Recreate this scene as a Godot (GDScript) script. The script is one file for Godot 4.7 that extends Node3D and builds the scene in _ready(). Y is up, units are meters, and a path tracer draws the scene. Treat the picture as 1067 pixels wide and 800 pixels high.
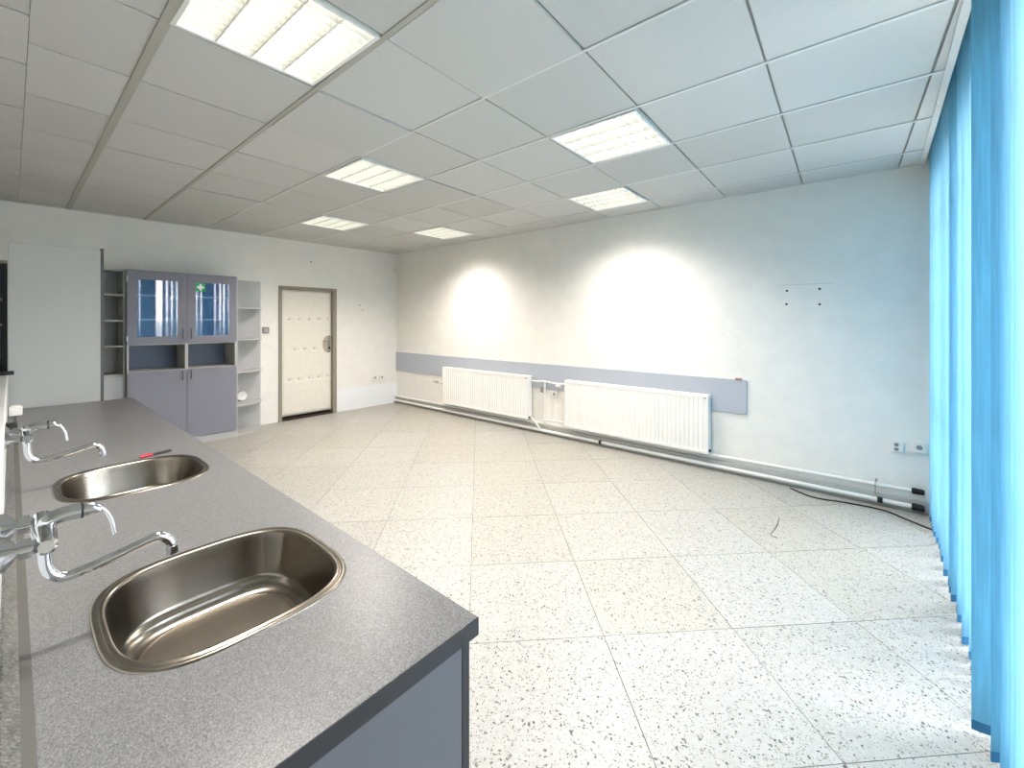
extends Node3D
# A former laboratory room: bench with two sinks, wall cabinets, radiators, louvre ceiling lights and blue vertical blinds.
# Metres, y up. The eye stands at (0, 1.5, 0) above the bench partition; -Z runs along the bench to the door wall.

const W := 4.625          # long wall
const ZF := -6.754        # door wall
const ZW := 0.50          # inner face of the window wall
const XL := -1.25         # wall beyond the bench partition
const HC := 2.72          # underside of the suspended ceiling
const TOP := 0.832        # worktop surface
const SKEW := 0.048       # the ceiling rows run a little out of square

var names := {}
var M := {}

# ---------------------------------------------------------------- mesh builder
class MB:
	var v := PackedVector3Array()
	var n := PackedVector3Array()
	var idx := PackedInt32Array()
	func tri(a: Vector3, b: Vector3, c: Vector3, na: Vector3, nb: Vector3, nc: Vector3) -> void:
		var g := (b - a).cross(c - a)
		if g.length_squared() < 1e-16:
			return
		var k := v.size()
		if g.dot(na + nb + nc) > 0.0:
			v.append_array([a, c, b])
			n.append_array([na, nc, nb])
		else:
			v.append_array([a, b, c])
			n.append_array([na, nb, nc])
		idx.append_array([k, k + 1, k + 2])
	func quad(a: Vector3, b: Vector3, c: Vector3, d: Vector3, nn: Vector3) -> void:
		tri(a, b, c, nn, nn, nn)
		tri(a, c, d, nn, nn, nn)
	func squad(a: Vector3, b: Vector3, c: Vector3, d: Vector3, na: Vector3, nb: Vector3, nc: Vector3, nd: Vector3) -> void:
		tri(a, b, c, na, nb, nc)
		tri(a, c, d, na, nc, nd)
	# box with chamfered edges
	func box(lo: Vector3, hi: Vector3, ch := 0.0) -> void:
		var c := (lo + hi) / 2.0
		var h := (hi - lo) / 2.0
		ch = minf(ch, minf(h.x, minf(h.y, h.z)) * 0.9)
		for ax in 3:
			var u := (ax + 1) % 3
			var w := (ax + 2) % 3
			for s in [-1.0, 1.0]:
				var nn := Vector3.ZERO
				nn[ax] = s
				var p := []
				for k in [[-1, -1], [1, -1], [1, 1], [-1, 1]]:
					var q := Vector3.ZERO
					q[ax] = s * h[ax]
					q[u] = k[0] * (h[u] - ch)
					q[w] = k[1] * (h[w] - ch)
					p.append(c + q)
				quad(p[0], p[1], p[2], p[3], nn)
		if ch <= 0.0:
			return
		for ax in 3:
			var u := (ax + 1) % 3
			var w := (ax + 2) % 3
			for su in [-1.0, 1.0]:
				for sw in [-1.0, 1.0]:
					var nn := Vector3.ZERO
					nn[u] = su
					nn[w] = sw
					nn = nn.normalized()
					var p := []
					for k in [[-1, 0], [1, 0], [1, 1], [-1, 1]]:
						var q := Vector3.ZERO
						q[ax] = k[0] * (h[ax] - ch)
						q[u] = su * (h[u] - (ch if k[1] == 1 else 0.0))
						q[w] = sw * (h[w] - (0.0 if k[1] == 1 else ch))
						p.append(c + q)
					quad(p[0], p[1], p[2], p[3], nn)
		for sx in [-1.0, 1.0]:
			for sy in [-1.0, 1.0]:
				for sz in [-1.0, 1.0]:
					var s := Vector3(sx, sy, sz)
					var nn := s.normalized()
					tri(c + s * Vector3(h.x, h.y - ch, h.z - ch), c + s * Vector3(h.x - ch, h.y, h.z - ch), c + s * Vector3(h.x - ch, h.y - ch, h.z), nn, nn, nn)
	# polygon (in the plane of axes a, b) pushed along axis c from lo to hi
	func prism(poly: PackedVector2Array, a: int, b: int, c: int, lo: float, hi: float) -> void:
		var t := Geometry2D.triangulate_polygon(poly)
		var nn := Vector3.ZERO
		nn[c] = 1.0
		var at := func(p: Vector2, h: float) -> Vector3:
			var q := Vector3.ZERO
			q[a] = p.x
			q[b] = p.y
			q[c] = h
			return q
		for k in range(0, t.size(), 3):
			tri(at.call(poly[t[k]], hi), at.call(poly[t[k + 1]], hi), at.call(poly[t[k + 2]], hi), nn, nn, nn)
			tri(at.call(poly[t[k]], lo), at.call(poly[t[k + 1]], lo), at.call(poly[t[k + 2]], lo), -nn, -nn, -nn)
		var ccw := not Geometry2D.is_polygon_clockwise(poly)
		for k in poly.size():
			var p := poly[k]
			var q := poly[(k + 1) % poly.size()]
			var d := (q - p).normalized()
			var o := Vector2(d.y, -d.x) if ccw else Vector2(-d.y, d.x)
			var on := Vector3.ZERO
			on[a] = o.x
			on[b] = o.y
			quad(at.call(p, lo), at.call(q, lo), at.call(q, hi), at.call(p, hi), on)
	# round bar along a path; radius per point allowed
	func tube(pts: Array, r, seg := 12, caps := true) -> void:
		var rings := []
		var nrm := []
		var up := Vector3.UP
		for i in pts.size():
			var d: Vector3
			if i == 0:
				d = (pts[1] - pts[0]).normalized()
			elif i == pts.size() - 1:
				d = (pts[i] - pts[i - 1]).normalized()
			else:
				d = ((pts[i] - pts[i - 1]).normalized() + (pts[i + 1] - pts[i]).normalized()).normalized()
			if i == 0:
				up = Vector3.UP if absf(d.y) < 0.9 else Vector3.RIGHT
			var x := up.cross(d).normalized()
			up = d.cross(x).normalized()
			var rr: float = r[i] if r is Array else r
			var ring := []
			var rn := []
			for k in seg:
				var a := TAU * k / seg
				var o := x * cos(a) + up * sin(a)
				ring.append(pts[i] + o * rr)
				rn.append(o)
			rings.append(ring)
			nrm.append(rn)
		for i in pts.size() - 1:
			for k in seg:
				var j := (k + 1) % seg
				squad(rings[i][k], rings[i][j], rings[i + 1][j], rings[i + 1][k], nrm[i][k], nrm[i][j], nrm[i + 1][j], nrm[i + 1][k])
		if caps:
			var e := pts.size() - 1
			var d0: Vector3 = (pts[0] - pts[1]).normalized()
			var d1: Vector3 = (pts[e] - pts[e - 1]).normalized()
			for k in seg:
				var j := (k + 1) % seg
				tri(pts[0], rings[0][k], rings[0][j], d0, d0, d0)
				tri(pts[e], rings[e][k], rings[e][j], d1, d1, d1)
	# closed rings of equal size joined, smooth
	func loft(rings: Array, close_last := true, up_first := Vector3.UP) -> void:
		var m: int = rings[0].size()
		var ns := []
		for i in rings.size():
			var row := []
			for k in m:
				var a: Vector3 = rings[i][(k + 1) % m] - rings[i][(k - 1 + m) % m]
				var b: Vector3 = rings[mini(i + 1, rings.size() - 1)][k] - rings[maxi(i - 1, 0)][k]
				row.append(b.cross(a).normalized())
			ns.append(row)
		for i in rings.size() - 1:
			for k in m:
				var j := (k + 1) % m
				squad(rings[i][k], rings[i][j], rings[i + 1][j], rings[i + 1][k], ns[i][k], ns[i][j], ns[i + 1][j], ns[i + 1][k])
		if close_last:
			var e := rings.size() - 1
			var c := Vector3.ZERO
			for p in rings[e]:
				c += p
			c /= m
			for k in m:
				tri(c, rings[e][k], rings[e][(k + 1) % m], up_first, up_first, up_first)
	func mesh() -> ArrayMesh:
		var arr := []
		arr.resize(Mesh.ARRAY_MAX)
		arr[Mesh.ARRAY_VERTEX] = v
		arr[Mesh.ARRAY_NORMAL] = n
		arr[Mesh.ARRAY_INDEX] = idx
		var am := ArrayMesh.new()
		am.add_surface_from_arrays(Mesh.PRIMITIVE_TRIANGLES, arr)
		return am

# ---------------------------------------------------------------- scene helpers
func numbered(called: String) -> String:
	if not names.has(called):
		names[called] = 0
		return called
	names[called] += 1
	return "%s_%03d" % [called, names[called]]

func obj(called: String, shape, m: Material, parent: Node = null) -> MeshInstance3D:
	var o := MeshInstance3D.new()
	o.mesh = shape.mesh() if shape is MB else shape
	o.material_override = m
	if parent == null:
		o.name = numbered(called)
		add_child(o)
	else:
		o.name = called
		parent.add_child(o, true)
	return o

func bx(called: String, lo: Vector3, hi: Vector3, m: Material, parent: Node = null, ch := 0.0) -> MeshInstance3D:
	var b := MB.new()
	b.box(lo, hi, ch)
	return obj(called, b, m, parent)

func thing(called: String, label: String, category: String, at := Vector3.ZERO, group := "") -> Node3D:
	var o := Node3D.new()
	o.name = numbered(called)
	add_child(o)
	o.position = at
	return tag(o, label, category, group)

func tag(o: Node3D, label: String, category: String, group := "") -> Node3D:
	o.set_meta("label", label)
	if category != "":
		o.set_meta("category", category)
	if group != "":
		o.set_meta("group", group)
	return o

func struct(o: Node3D, label := "") -> Node3D:
	o.set_meta("kind", "structure")
	if label != "":
		o.set_meta("label", label)
	return o

func holder(called: String) -> Node3D:
	var o := Node3D.new()
	o.name = numbered(called)
	add_child(o)
	return o

func mat(r: float, g: float, b: float, rough := 0.6, metal := 0.0) -> StandardMaterial3D:
	var m := StandardMaterial3D.new()
	m.albedo_color = Color(r / 255.0, g / 255.0, b / 255.0)
	m.roughness = rough
	m.metallic = metal
	return m

func tri_tex(m: StandardMaterial3D, t: Texture2D, size: float) -> StandardMaterial3D:
	m.albedo_texture = t
	m.uv1_triplanar = true
	m.uv1_world_triplanar = true
	m.uv1_scale = Vector3.ONE / size
	return m

func grain_image(size: int, lo: float, hi: float, sd: int, blur := 1) -> Image:
	var rng := RandomNumberGenerator.new()
	rng.seed = sd
	var a := PackedFloat32Array()
	a.resize(size * size)
	for i in a.size():
		a[i] = rng.randf()
	for pass_ in blur:
		var b := a.duplicate()
		for y in size:
			for x in size:
				b[y * size + x] = (a[y * size + x] * 2.0 + a[y * size + (x + 1) % size] + a[((y + 1) % size) * size + x]) / 4.0
		a = b
	var im := Image.create(size, size, false, Image.FORMAT_RGB8)
	for y in size:
		for x in size:
			var q := clampf(lo + (hi - lo) * a[y * size + x], 0.0, 1.0)
			im.set_pixel(x, y, Color(q, q, q))
	return im

func noise_tex(freq: float, lo: Color, hi: Color, sd: int, size := 512, octaves := 4) -> NoiseTexture2D:
	var t := NoiseTexture2D.new()
	var f := FastNoiseLite.new()
	f.noise_type = FastNoiseLite.TYPE_SIMPLEX_SMOOTH
	f.seed = sd
	f.frequency = freq
	f.fractal_octaves = octaves
	t.noise = f
	t.width = size
	t.height = size
	t.seamless = true
	var g := Gradient.new()
	g.set_color(0, lo)
	g.set_color(1, hi)
	t.color_ramp = g
	return t

func terrazzo_image(size: int, metres: float, sd: int) -> Image:
	var rng := RandomNumberGenerator.new()
	rng.seed = sd
	var im := Image.create(size, size, false, Image.FORMAT_RGB8)
	var f := FastNoiseLite.new()
	f.seed = sd
	f.frequency = 0.02
	for y in size:
		for x in size:
			var q := 0.725 + 0.035 * f.get_noise_2d(x, y) + 0.05 * (rng.randf() - 0.5)
			im.set_pixel(x, y, Color(q, q * 0.992, q * 0.97))
	var tones := [Color(0.40, 0.39, 0.37), Color(0.48, 0.46, 0.43), Color(0.33, 0.32, 0.31), Color(0.56, 0.51, 0.44), Color(0.64, 0.62, 0.59), Color(0.78, 0.76, 0.73)]
	var px := size / metres
	for k in int(9500 * metres * metres):
		var big := k % 6 == 0
		var l := (rng.randf_range(0.0032, 0.0068) if big else rng.randf_range(0.0011, 0.0034)) * px
		var w := l * rng.randf_range(0.35, 0.75)
		var c := Vector2(rng.randf() * size, rng.randf() * size)
		var a := rng.randf() * TAU
		var col: Color = tones[rng.randi() % tones.size()]
		var d := Vector2(cos(a), sin(a))
		var e := rng.randf_range(0.6, 1.6)
		for y in range(int(-l), int(l) + 1):
			for x in range(int(-l), int(l) + 1):
				var p := Vector2(x, y)
				var s := pow(absf(p.dot(d)) / l, e + 0.8) + pow(absf(p.dot(d.orthogonal())) / w, e + 0.8)
				if s <= 1.0:
					im.set_pixel(posmod(int(c.x) + x, size), posmod(int(c.y) + y, size), col)
	return im

func make_materials() -> void:
	M.wall = tri_tex(mat(246, 243, 235, 0.85), noise_tex(0.012, Color(0.972, 0.972, 0.972), Color(1, 1, 1), 3), 1.7)
	M.wall.heightmap_enabled = true
	M.wall.heightmap_texture = noise_tex(0.06, Color.BLACK, Color.WHITE, 9)
	M.wall.heightmap_scale = 0.12
	M.tile_wall = mat(240, 240, 236, 0.25)
	M.dado = mat(244, 245, 245, 0.55)
	M.ceil = []
	for k in 3:
		var c: float = [203, 199, 207][k]
		var m := tri_tex(mat(c, c, c - 4, 0.95), ImageTexture.create_from_image(grain_image(256, 0.93, 1.04, 20 + k, 1)), 0.35)
		M.ceil.append(m)
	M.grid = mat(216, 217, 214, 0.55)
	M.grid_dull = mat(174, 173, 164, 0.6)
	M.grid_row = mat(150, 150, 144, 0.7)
	M.slab = mat(120, 120, 118, 0.95)
	var tz := ImageTexture.create_from_image(terrazzo_image(1280, 1.25, 5))
	var spot := noise_tex(0.01, Color(0.93, 0.92, 0.88), Color(1, 1, 1), 31)
	M.floor = []
	for k in 4:
		var c: Array = [[250, 248, 240], [244, 243, 236], [250, 249, 243], [246, 243, 233]][k]
		var m := tri_tex(mat(c[0], c[1], c[2], 0.36), tz, 1.25)
		m.uv1_offset = Vector3(0.31 * k, 0.0, 0.17 * k)
		m.metallic_specular = 0.45
		M.floor.append(m)
	M.grout = mat(120, 116, 108, 0.9)
	M.worktop = tri_tex(mat(255, 255, 255, 0.34), ImageTexture.create_from_image(grain_image(512, 0.38, 0.86, 77, 1)), 0.5)
	M.worktop.albedo_color = Color(0.78, 0.775, 0.765)
	M.edge = mat(28, 30, 34, 0.5)
	M.bench = mat(80, 83, 88, 0.45)
	M.steel = mat(138, 131, 120, 0.25, 1.0)
	M.steel_floor = mat(138, 131, 120, 0.36, 1.0)
	M.rim = mat(138, 131, 120, 0.25, 1.0)
	M.chrome = mat(215, 218, 222, 0.07, 1.0)
	M.black = mat(22, 22, 24, 0.5)
	M.rubber = mat(30, 30, 32, 0.8)
	M.seal = tri_tex(mat(158, 156, 148, 0.3), ImageTexture.create_from_image(grain_image(128, 0.15, 1.1, 91, 1)), 0.25)
	M.seal_foot = mat(88, 86, 80, 0.5)
	M.cab = mat(134, 133, 142, 0.55)
	M.cab_edge = mat(188, 188, 182, 0.6)
	M.cab_light = mat(186, 186, 184, 0.6)
	M.panel = mat(184, 185, 180, 0.65)
	M.panel_edge = mat(92, 92, 90, 0.6)
	M.handle = mat(120, 120, 126, 0.35, 0.8)
	M.glass = mat(58, 92, 150, 0.03)
	M.glass.transparency = BaseMaterial3D.TRANSPARENCY_ALPHA
	M.glass.albedo_color.a = 0.38
	M.glass.metallic_specular = 0.7
	M.pane = mat(235, 245, 245, 0.02)
	M.pane.transparency = BaseMaterial3D.TRANSPARENCY_ALPHA
	M.pane.albedo_color.a = 0.06
	M.cab_inside = mat(112, 120, 138, 0.6)
	M.dark_cab = mat(34, 36, 42, 0.4)
	M.green = mat(40, 168, 96, 0.5)
	M.white = mat(244, 244, 242, 0.4)
	M.plastic = mat(238, 236, 230, 0.35)
	M.plastic_grey = mat(150, 150, 146, 0.45)
	M.door = tri_tex(mat(240, 234, 220, 0.5), noise_tex(0.02, Color(0.972, 0.968, 0.96), Color(1, 1, 1), 55), 0.9)
	M.door_frame = mat(150, 142, 126, 0.6)
	M.door_dirt = mat(186, 174, 156, 0.7)
	M.threshold = mat(62, 44, 36, 0.7)
	M.brass = mat(150, 146, 138, 0.3, 0.9)
	M.board = tri_tex(mat(186, 191, 200, 0.55), ImageTexture.create_from_image(grain_image(128, 0.94, 1.02, 61, 1)), 0.3)
	M.radiator = mat(248, 246, 240, 0.35)
	M.pipe = mat(236, 235, 230, 0.4)
	M.skirting = mat(196, 195, 190, 0.6)
	M.slat = mat(162, 213, 232, 0.7)
	M.slat.backlight_enabled = true
	M.slat.backlight = Color(0.97, 1.0, 1.0)
	M.slat.albedo_texture = noise_tex(0.03, Color(0.90, 0.90, 0.90), Color(1, 1, 1), 71, 256)
	M.slat.uv1_triplanar = true
	M.slat.uv1_scale = Vector3(9, 0.35, 9)
	M.slat_weight = mat(60, 130, 172, 0.7)
	M.rail = mat(210, 212, 214, 0.35, 0.3)
	M.frame = mat(235, 236, 236, 0.4)
	M.lamp_frame = mat(238, 238, 234, 0.4)
	M.louvre = mat(226, 225, 218, 0.4)
	M.glow = mat(255, 252, 240, 0.5)
	M.glow.emission_enabled = true
	M.glow.emission = Color(1.0, 0.995, 0.97)
	M.glow.emission_energy_multiplier = 1.25
	M.hole = mat(58, 54, 52, 0.9)
	M.mark = mat(222, 222, 220, 0.9)
	M.red = mat(190, 40, 60, 0.4)
	M.bare = mat(198, 184, 160, 0.95)
	M.shim = mat(170, 112, 84, 0.8)
	M.paper = mat(232, 232, 228, 0.8)

# ---------------------------------------------------------------- build
func _ready() -> void:
	# camera (shifted lens: verticals stay upright)
	var cam := Camera3D.new()
	cam.projection = Camera3D.PROJECTION_FRUSTUM
	cam.near = 0.05
	cam.far = 200.0
	cam.size = 2.0 * cam.near * 400.0 / 446.6
	cam.frustum_offset = Vector2(0, -cam.near * 65.9 / 446.6)
	cam.position = Vector3(0, 1.5, 0)
	cam.rotation_degrees = Vector3(0, -49.46, 0)
	add_child(cam)
	cam.current = true
	# daylight outside and exposure
	var we := WorldEnvironment.new()
	var e := Environment.new()
	e.background_mode = Environment.BG_SKY
	var sm := ProceduralSkyMaterial.new()
	sm.sky_top_color = Color(0.86, 0.88, 0.93)
	sm.sky_horizon_color = Color(0.98, 0.97, 0.98)
	sm.ground_bottom_color = Color(0.52, 0.53, 0.52)
	sm.ground_horizon_color = Color(0.72, 0.74, 0.76)
	sm.sky_energy_multiplier = 3.9
	sm.ground_energy_multiplier = 3.9
	var sky := Sky.new()
	sky.sky_material = sm
	e.sky = sky
	e.tonemap_mode = Environment.TONE_MAPPER_LINEAR
	e.tonemap_exposure = 1.15
	e.sdfgi_enabled = true
	e.ssao_enabled = true
	e.ssil_enabled = true
	we.environment = e
	add_child(we)

	make_materials()
	build_shell()
	build_floor()
	build_ceiling()
	build_lights()
	build_windows()
	build_blind()
	build_bench()
	build_far_wall_furniture()
	build_door()
	build_right_wall()
	build_small_things()

func build_shell() -> void:
	var t := 0.2
	var top := 3.05
	# door wall with a recess for the door leaf
	var b := MB.new()
	var dx0 := 2.574
	var dx1 := 3.466
	var dt := 2.02
	b.box(Vector3(XL - t, 0, ZF - t), Vector3(dx0, top, ZF))
	b.box(Vector3(dx1, 0, ZF - t), Vector3(W + t, top, ZF))
	b.box(Vector3(dx0, dt, ZF - t), Vector3(dx1, top, ZF))
	b.box(Vector3(dx0, 0, ZF - t), Vector3(dx1, dt, ZF - 0.13))
	struct(obj("wall_far", b, M.wall), "off-white plaster wall with the padded door")
	struct(bx("wall_right", Vector3(W, 0, ZF), Vector3(W + t, top, ZW + t), M.wall), "long off-white plaster wall behind the radiators")
	struct(bx("wall_left", Vector3(XL - t, 0, ZF), Vector3(XL, top, ZW + t), M.wall), "plain wall beyond the bench partition")
	struct(bx("wall_partition", Vector3(-0.115, 0, -4.9), Vector3(-0.015, 1.11, ZW), M.tile_wall, null, 0.004), "low white partition wall behind the bench taps")
	struct(bx("trim_1", Vector3(3.47, 0.0, ZF), Vector3(W - 0.001, 0.37, ZF + 0.004), M.dado), "smooth whiter band low on the door wall")
	# window wall: sill, lintel and piers
	b = MB.new()
	b.box(Vector3(XL, 0, ZW), Vector3(W, 0.12, ZW + t))
	b.box(Vector3(XL, 2.64, ZW), Vector3(W, top, ZW + t))
	b.box(Vector3(XL, 0.12, ZW), Vector3(0.95, 2.64, ZW + t))
	for x in [2.12, 3.30]:
		b.box(Vector3(x, 0.12, ZW), Vector3(x + 0.10, 2.64, ZW + t))
	b.box(Vector3(W - 0.08, 0.12, ZW), Vector3(W, 2.64, ZW + t))
	struct(obj("wall_window", b, M.wall), "window wall hidden behind the blue blind")

func build_floor() -> void:
	var fl := bx("floor", Vector3(XL - 0.2, -0.2, ZF - 0.2), Vector3(W + 0.2, -0.004, ZW + 0.2), M.grout)
	struct(fl, "pale speckled terrazzo tiles laid diagonally")
	var room := PackedVector2Array([Vector2(XL, ZF), Vector2(W, ZF), Vector2(W, ZW), Vector2(XL, ZW)])
	var r2 := sqrt(0.5)
	var g := 0.64
	var gap := 0.0016
	var rng := RandomNumberGenerator.new()
	rng.seed = 4
	# s along (1,1)/sqrt2 in (x,z), u along (1,-1)/sqrt2
	for i in range(-12, 9):
		for j in range(-6, 16):
			var s0 := -0.045 + g * i + gap
			var s1 := s0 + g - 2 * gap
			var u0 := 2.0 + g * j + gap
			var u1 := u0 + g - 2 * gap
			var poly := PackedVector2Array()
			for c in [[s0, u0], [s1, u0], [s1, u1], [s0, u1]]:
				poly.append(Vector2((c[0] + c[1]) * r2, (c[0] - c[1]) * r2))
			for part in Geometry2D.intersect_polygons(poly, room):
				if part.size() < 3:
					continue
				var area := 0.0
				for k in part.size():
					area += part[k].cross(part[(k + 1) % part.size()])
				if absf(area) < 0.004:
					continue
				var b := MB.new()
				b.prism(part, 0, 2, 1, -0.012, rng.randf_range(-0.0004, 0.0004))
				obj("floor_tile", b, M.floor[rng.randi() % 4], fl)

func cx(i: int) -> float:
	return 0.41 + 0.638 * i

func row(j: int, x: float) -> float:
	return -0.315 - 0.6365 * j - SKEW * (x - 0.41)

func light_cells() -> Array:
	return [[0, 2], [2, 4], [3, 7], [3, 1], [5, 2], [5, 6]]

func build_ceiling() -> void:
	var c := bx("ceiling", Vector3(XL - 0.2, 3.05, ZF - 0.2), Vector3(W + 0.2, 3.2, ZW + 0.2), M.slab)
	struct(c, "suspended ceiling of square pale grey panels in a metal grid")
	var rng := RandomNumberGenerator.new()
	rng.seed = 8
	var edge := 0.275
	var room := PackedVector2Array([Vector2(0.05, ZF), Vector2(W, ZF), Vector2(W, edge), Vector2(0.05, edge)])
	var lit := light_cells()
	# panels that have slipped: [column, row] -> how far they hang
	var slip := {"1,3": 0.010, "1,1": 0.008, "1,7": 0.007, "3,4": 0.008, "4,1": 0.006}
	for i in range(-1, 7):
		for j in range(-2, 11):
			if [i, j] in lit:
				continue
			var x0 := cx(i) + 0.011
			var x1 := cx(i + 1) - 0.011
			var poly := PackedVector2Array([Vector2(x0, row(j, x0) - 0.006), Vector2(x1, row(j, x1) - 0.006), Vector2(x1, row(j + 1, x1) + 0.006), Vector2(x0, row(j + 1, x0) + 0.006)])
			for part in Geometry2D.intersect_polygons(poly, room):
				if part.size() < 3:
					continue
				var b := MB.new()
				var h: float = HC + 0.004 + rng.randf_range(-0.001, 0.001) - slip.get("%d,%d" % [i, j], 0.0)
				b.prism(part, 0, 2, 1, h, h + 0.016)
				obj("ceiling_panel", b, M.ceil[rng.randi() % 3], c)
	# the part of the ceiling beyond the partition, set out on its own spacing
	var zs := [edge, -0.72, -1.32, -1.95, -2.59, -3.10, -3.76, -4.64, -5.54, -6.46, ZF]
	for k in zs.size() - 1:
		for xx in [[XL, -0.6], [-0.6, 0.05]]:
			var b := MB.new()
			b.box(Vector3(xx[0] + 0.006, HC + 0.004, zs[k + 1] + 0.008), Vector3(xx[1] - 0.002, HC + 0.02, zs[k] - 0.008))
			obj("ceiling_panel", b, M.ceil[(k + 1) % 3], c)
		if k > 0:
			bx("grid_bar", Vector3(XL, HC + 0.014, zs[k] - 0.012), Vector3(0.05, HC + 0.03, zs[k] + 0.012), M.grid_row, c)
	# runners along the room
	for i in 7:
		var x := cx(i)
		var w: float = [0.040, 0.030, 0.016, 0.020, 0.022, 0.022, 0.022][i] / 2.0
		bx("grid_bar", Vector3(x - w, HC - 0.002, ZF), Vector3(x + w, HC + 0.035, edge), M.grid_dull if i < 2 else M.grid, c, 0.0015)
	# cross bars
	for j in range(-1, 11):
		var b := MB.new()
		var poly := PackedVector2Array()
		for q in [[0.05, -0.011], [W, -0.011], [W, 0.011], [0.05, 0.011]]:
			poly.append(Vector2(q[0], row(j, q[0]) + q[1]))
		for part in Geometry2D.intersect_polygons(poly, room):
			b.prism(part, 0, 2, 1, HC + 0.014, HC + 0.03)
		if b.v.size():
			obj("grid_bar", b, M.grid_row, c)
	# edge of the ceiling in front of the blind, and the wall angle
	bx("edge_strip", Vector3(XL, HC - 0.003, edge - 0.03), Vector3(W, 3.05, edge), M.grid, c)
	bx("wall_angle", Vector3(W - 0.02, HC - 0.003, ZF), Vector3(W, HC + 0.01, edge), M.grid, c)
	bx("wall_angle", Vector3(XL, HC - 0.003, ZF), Vector3(W, HC + 0.01, ZF + 0.02), M.grid, c)

func build_lights() -> void:
	var proto: Node3D = null
	var labels := ["louvred square ceiling light above the worktop, between the two wide ceiling bars",
		"louvred ceiling light in the middle of the room, next to a slipped panel",
		"louvred ceiling light closest to the padded door",
		"louvred ceiling light two panels away from the ribbed radiator wall, closest to the blue blind",
		"louvred ceiling light along the radiator wall above the longer radiator",
		"louvred ceiling light along the radiator wall above the radiator near the room corner"]
	var k := 0
	for cell in light_cells():
		var x := cx(cell[0]) + 0.319
		var z := (row(cell[1], x) + row(cell[1] + 1, x)) / 2.0
		var n: Node3D
		if proto == null:
			n = thing("ceiling_light", "", "ceiling light")
			var s := 0.298
			var f := MB.new()
			for q in [[-s, -s, s, -s + 0.016], [-s, s - 0.016, s, s], [-s, -s + 0.016, -s + 0.016, s - 0.016], [s - 0.016, -s + 0.016, s, s - 0.016]]:
				f.box(Vector3(q[0], -0.004, q[1]), Vector3(q[2], 0.075, q[3]))
			obj("frame", f, M.lamp_frame, n)
			bx("lamp_diffuser", Vector3(-s + 0.016, 0.062, -s + 0.016), Vector3(s - 0.016, 0.075, s - 0.016), M.glow, n)
			for q in 4:
				var t := MB.new()
				var tx := -0.21 + 0.14 * q
				t.tube([Vector3(tx, 0.046, -0.275), Vector3(tx, 0.046, 0.275)], 0.008, 10)
				obj("lamp_tube", t, M.glow, n)
			for q in 3:
				var lx := -0.141 + 0.141 * q
				bx("louvre_blade", Vector3(lx - 0.004, 0.0, -0.281), Vector3(lx + 0.004, 0.030, 0.281), M.louvre, n)
			for q in 11:
				var lz := -0.235 + 0.047 * q
				var lb := MB.new()
				for w in 4:
					var lx := -0.282 + 0.141 * w
					lb.box(Vector3(lx + 0.004, 0.002, lz - 0.0015), Vector3(lx + 0.137, 0.026, lz + 0.0015))
				obj("louvre_blade", lb, M.louvre, n)
			var al := SpotLight3D.new()      # the louvre keeps the light of the tubes from going out sideways
			al.name = "tube_light"
			al.light_color = Color(1.0, 0.968, 0.945)
			al.light_energy = 3.05
			al.light_size = 0.15
			al.spot_angle = 78.0
			al.spot_angle_attenuation = 1.0
			al.spot_range = 30.0
			al.spot_attenuation = 2.0
			al.shadow_enabled = true
			al.rotation_degrees = Vector3(-90, 0, 0)
			al.position = Vector3(0, -0.156, 0)
			n.add_child(al)
			proto = n
		else:
			n = proto.duplicate()
			n.name = numbered("ceiling_light")
			add_child(n)
		n.position = Vector3(x, HC, z)
		n.rotation_degrees.y = 1.4
		tag(n, labels[k], "ceiling light", "louvred ceiling lights")
		k += 1

func build_windows() -> void:
	var spans := [[0.95, 2.12], [2.22, 3.30], [3.40, W - 0.08]]
	for s in spans:
		var x0: float = s[0]
		var x1: float = s[1]
		var n := holder("window_%d" % (spans.find(s) + 1))
		struct(n, "tall window behind the blue blind")
		var f := 0.06
		var z0 := ZW + 0.08
		var fr := MB.new()
		fr.box(Vector3(x0, 0.12, z0), Vector3(x0 + f, 2.64, z0 + 0.06), 0.004)
		fr.box(Vector3(x1 - f, 0.12, z0), Vector3(x1, 2.64, z0 + 0.06), 0.004)
		fr.box(Vector3(x0 + f, 0.12, z0), Vector3(x1 - f, 0.12 + f, z0 + 0.06), 0.004)
		fr.box(Vector3(x0 + f, 2.64 - f, z0), Vector3(x1 - f, 2.64, z0 + 0.06), 0.004)
		fr.box(Vector3(x0 + f, 0.95, z0), Vector3(x1 - f, 1.0, z0 + 0.06), 0.004)
		obj("window_frame", fr, M.frame, n)
		bx("pane", Vector3(x0 + f, 0.12 + f, z0 + 0.028), Vector3(x1 - f, 0.95, z0 + 0.032), M.pane, n)
		bx("pane", Vector3(x0 + f, 1.0, z0 + 0.028), Vector3(x1 - f, 2.64 - f, z0 + 0.032), M.pane, n)

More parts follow.
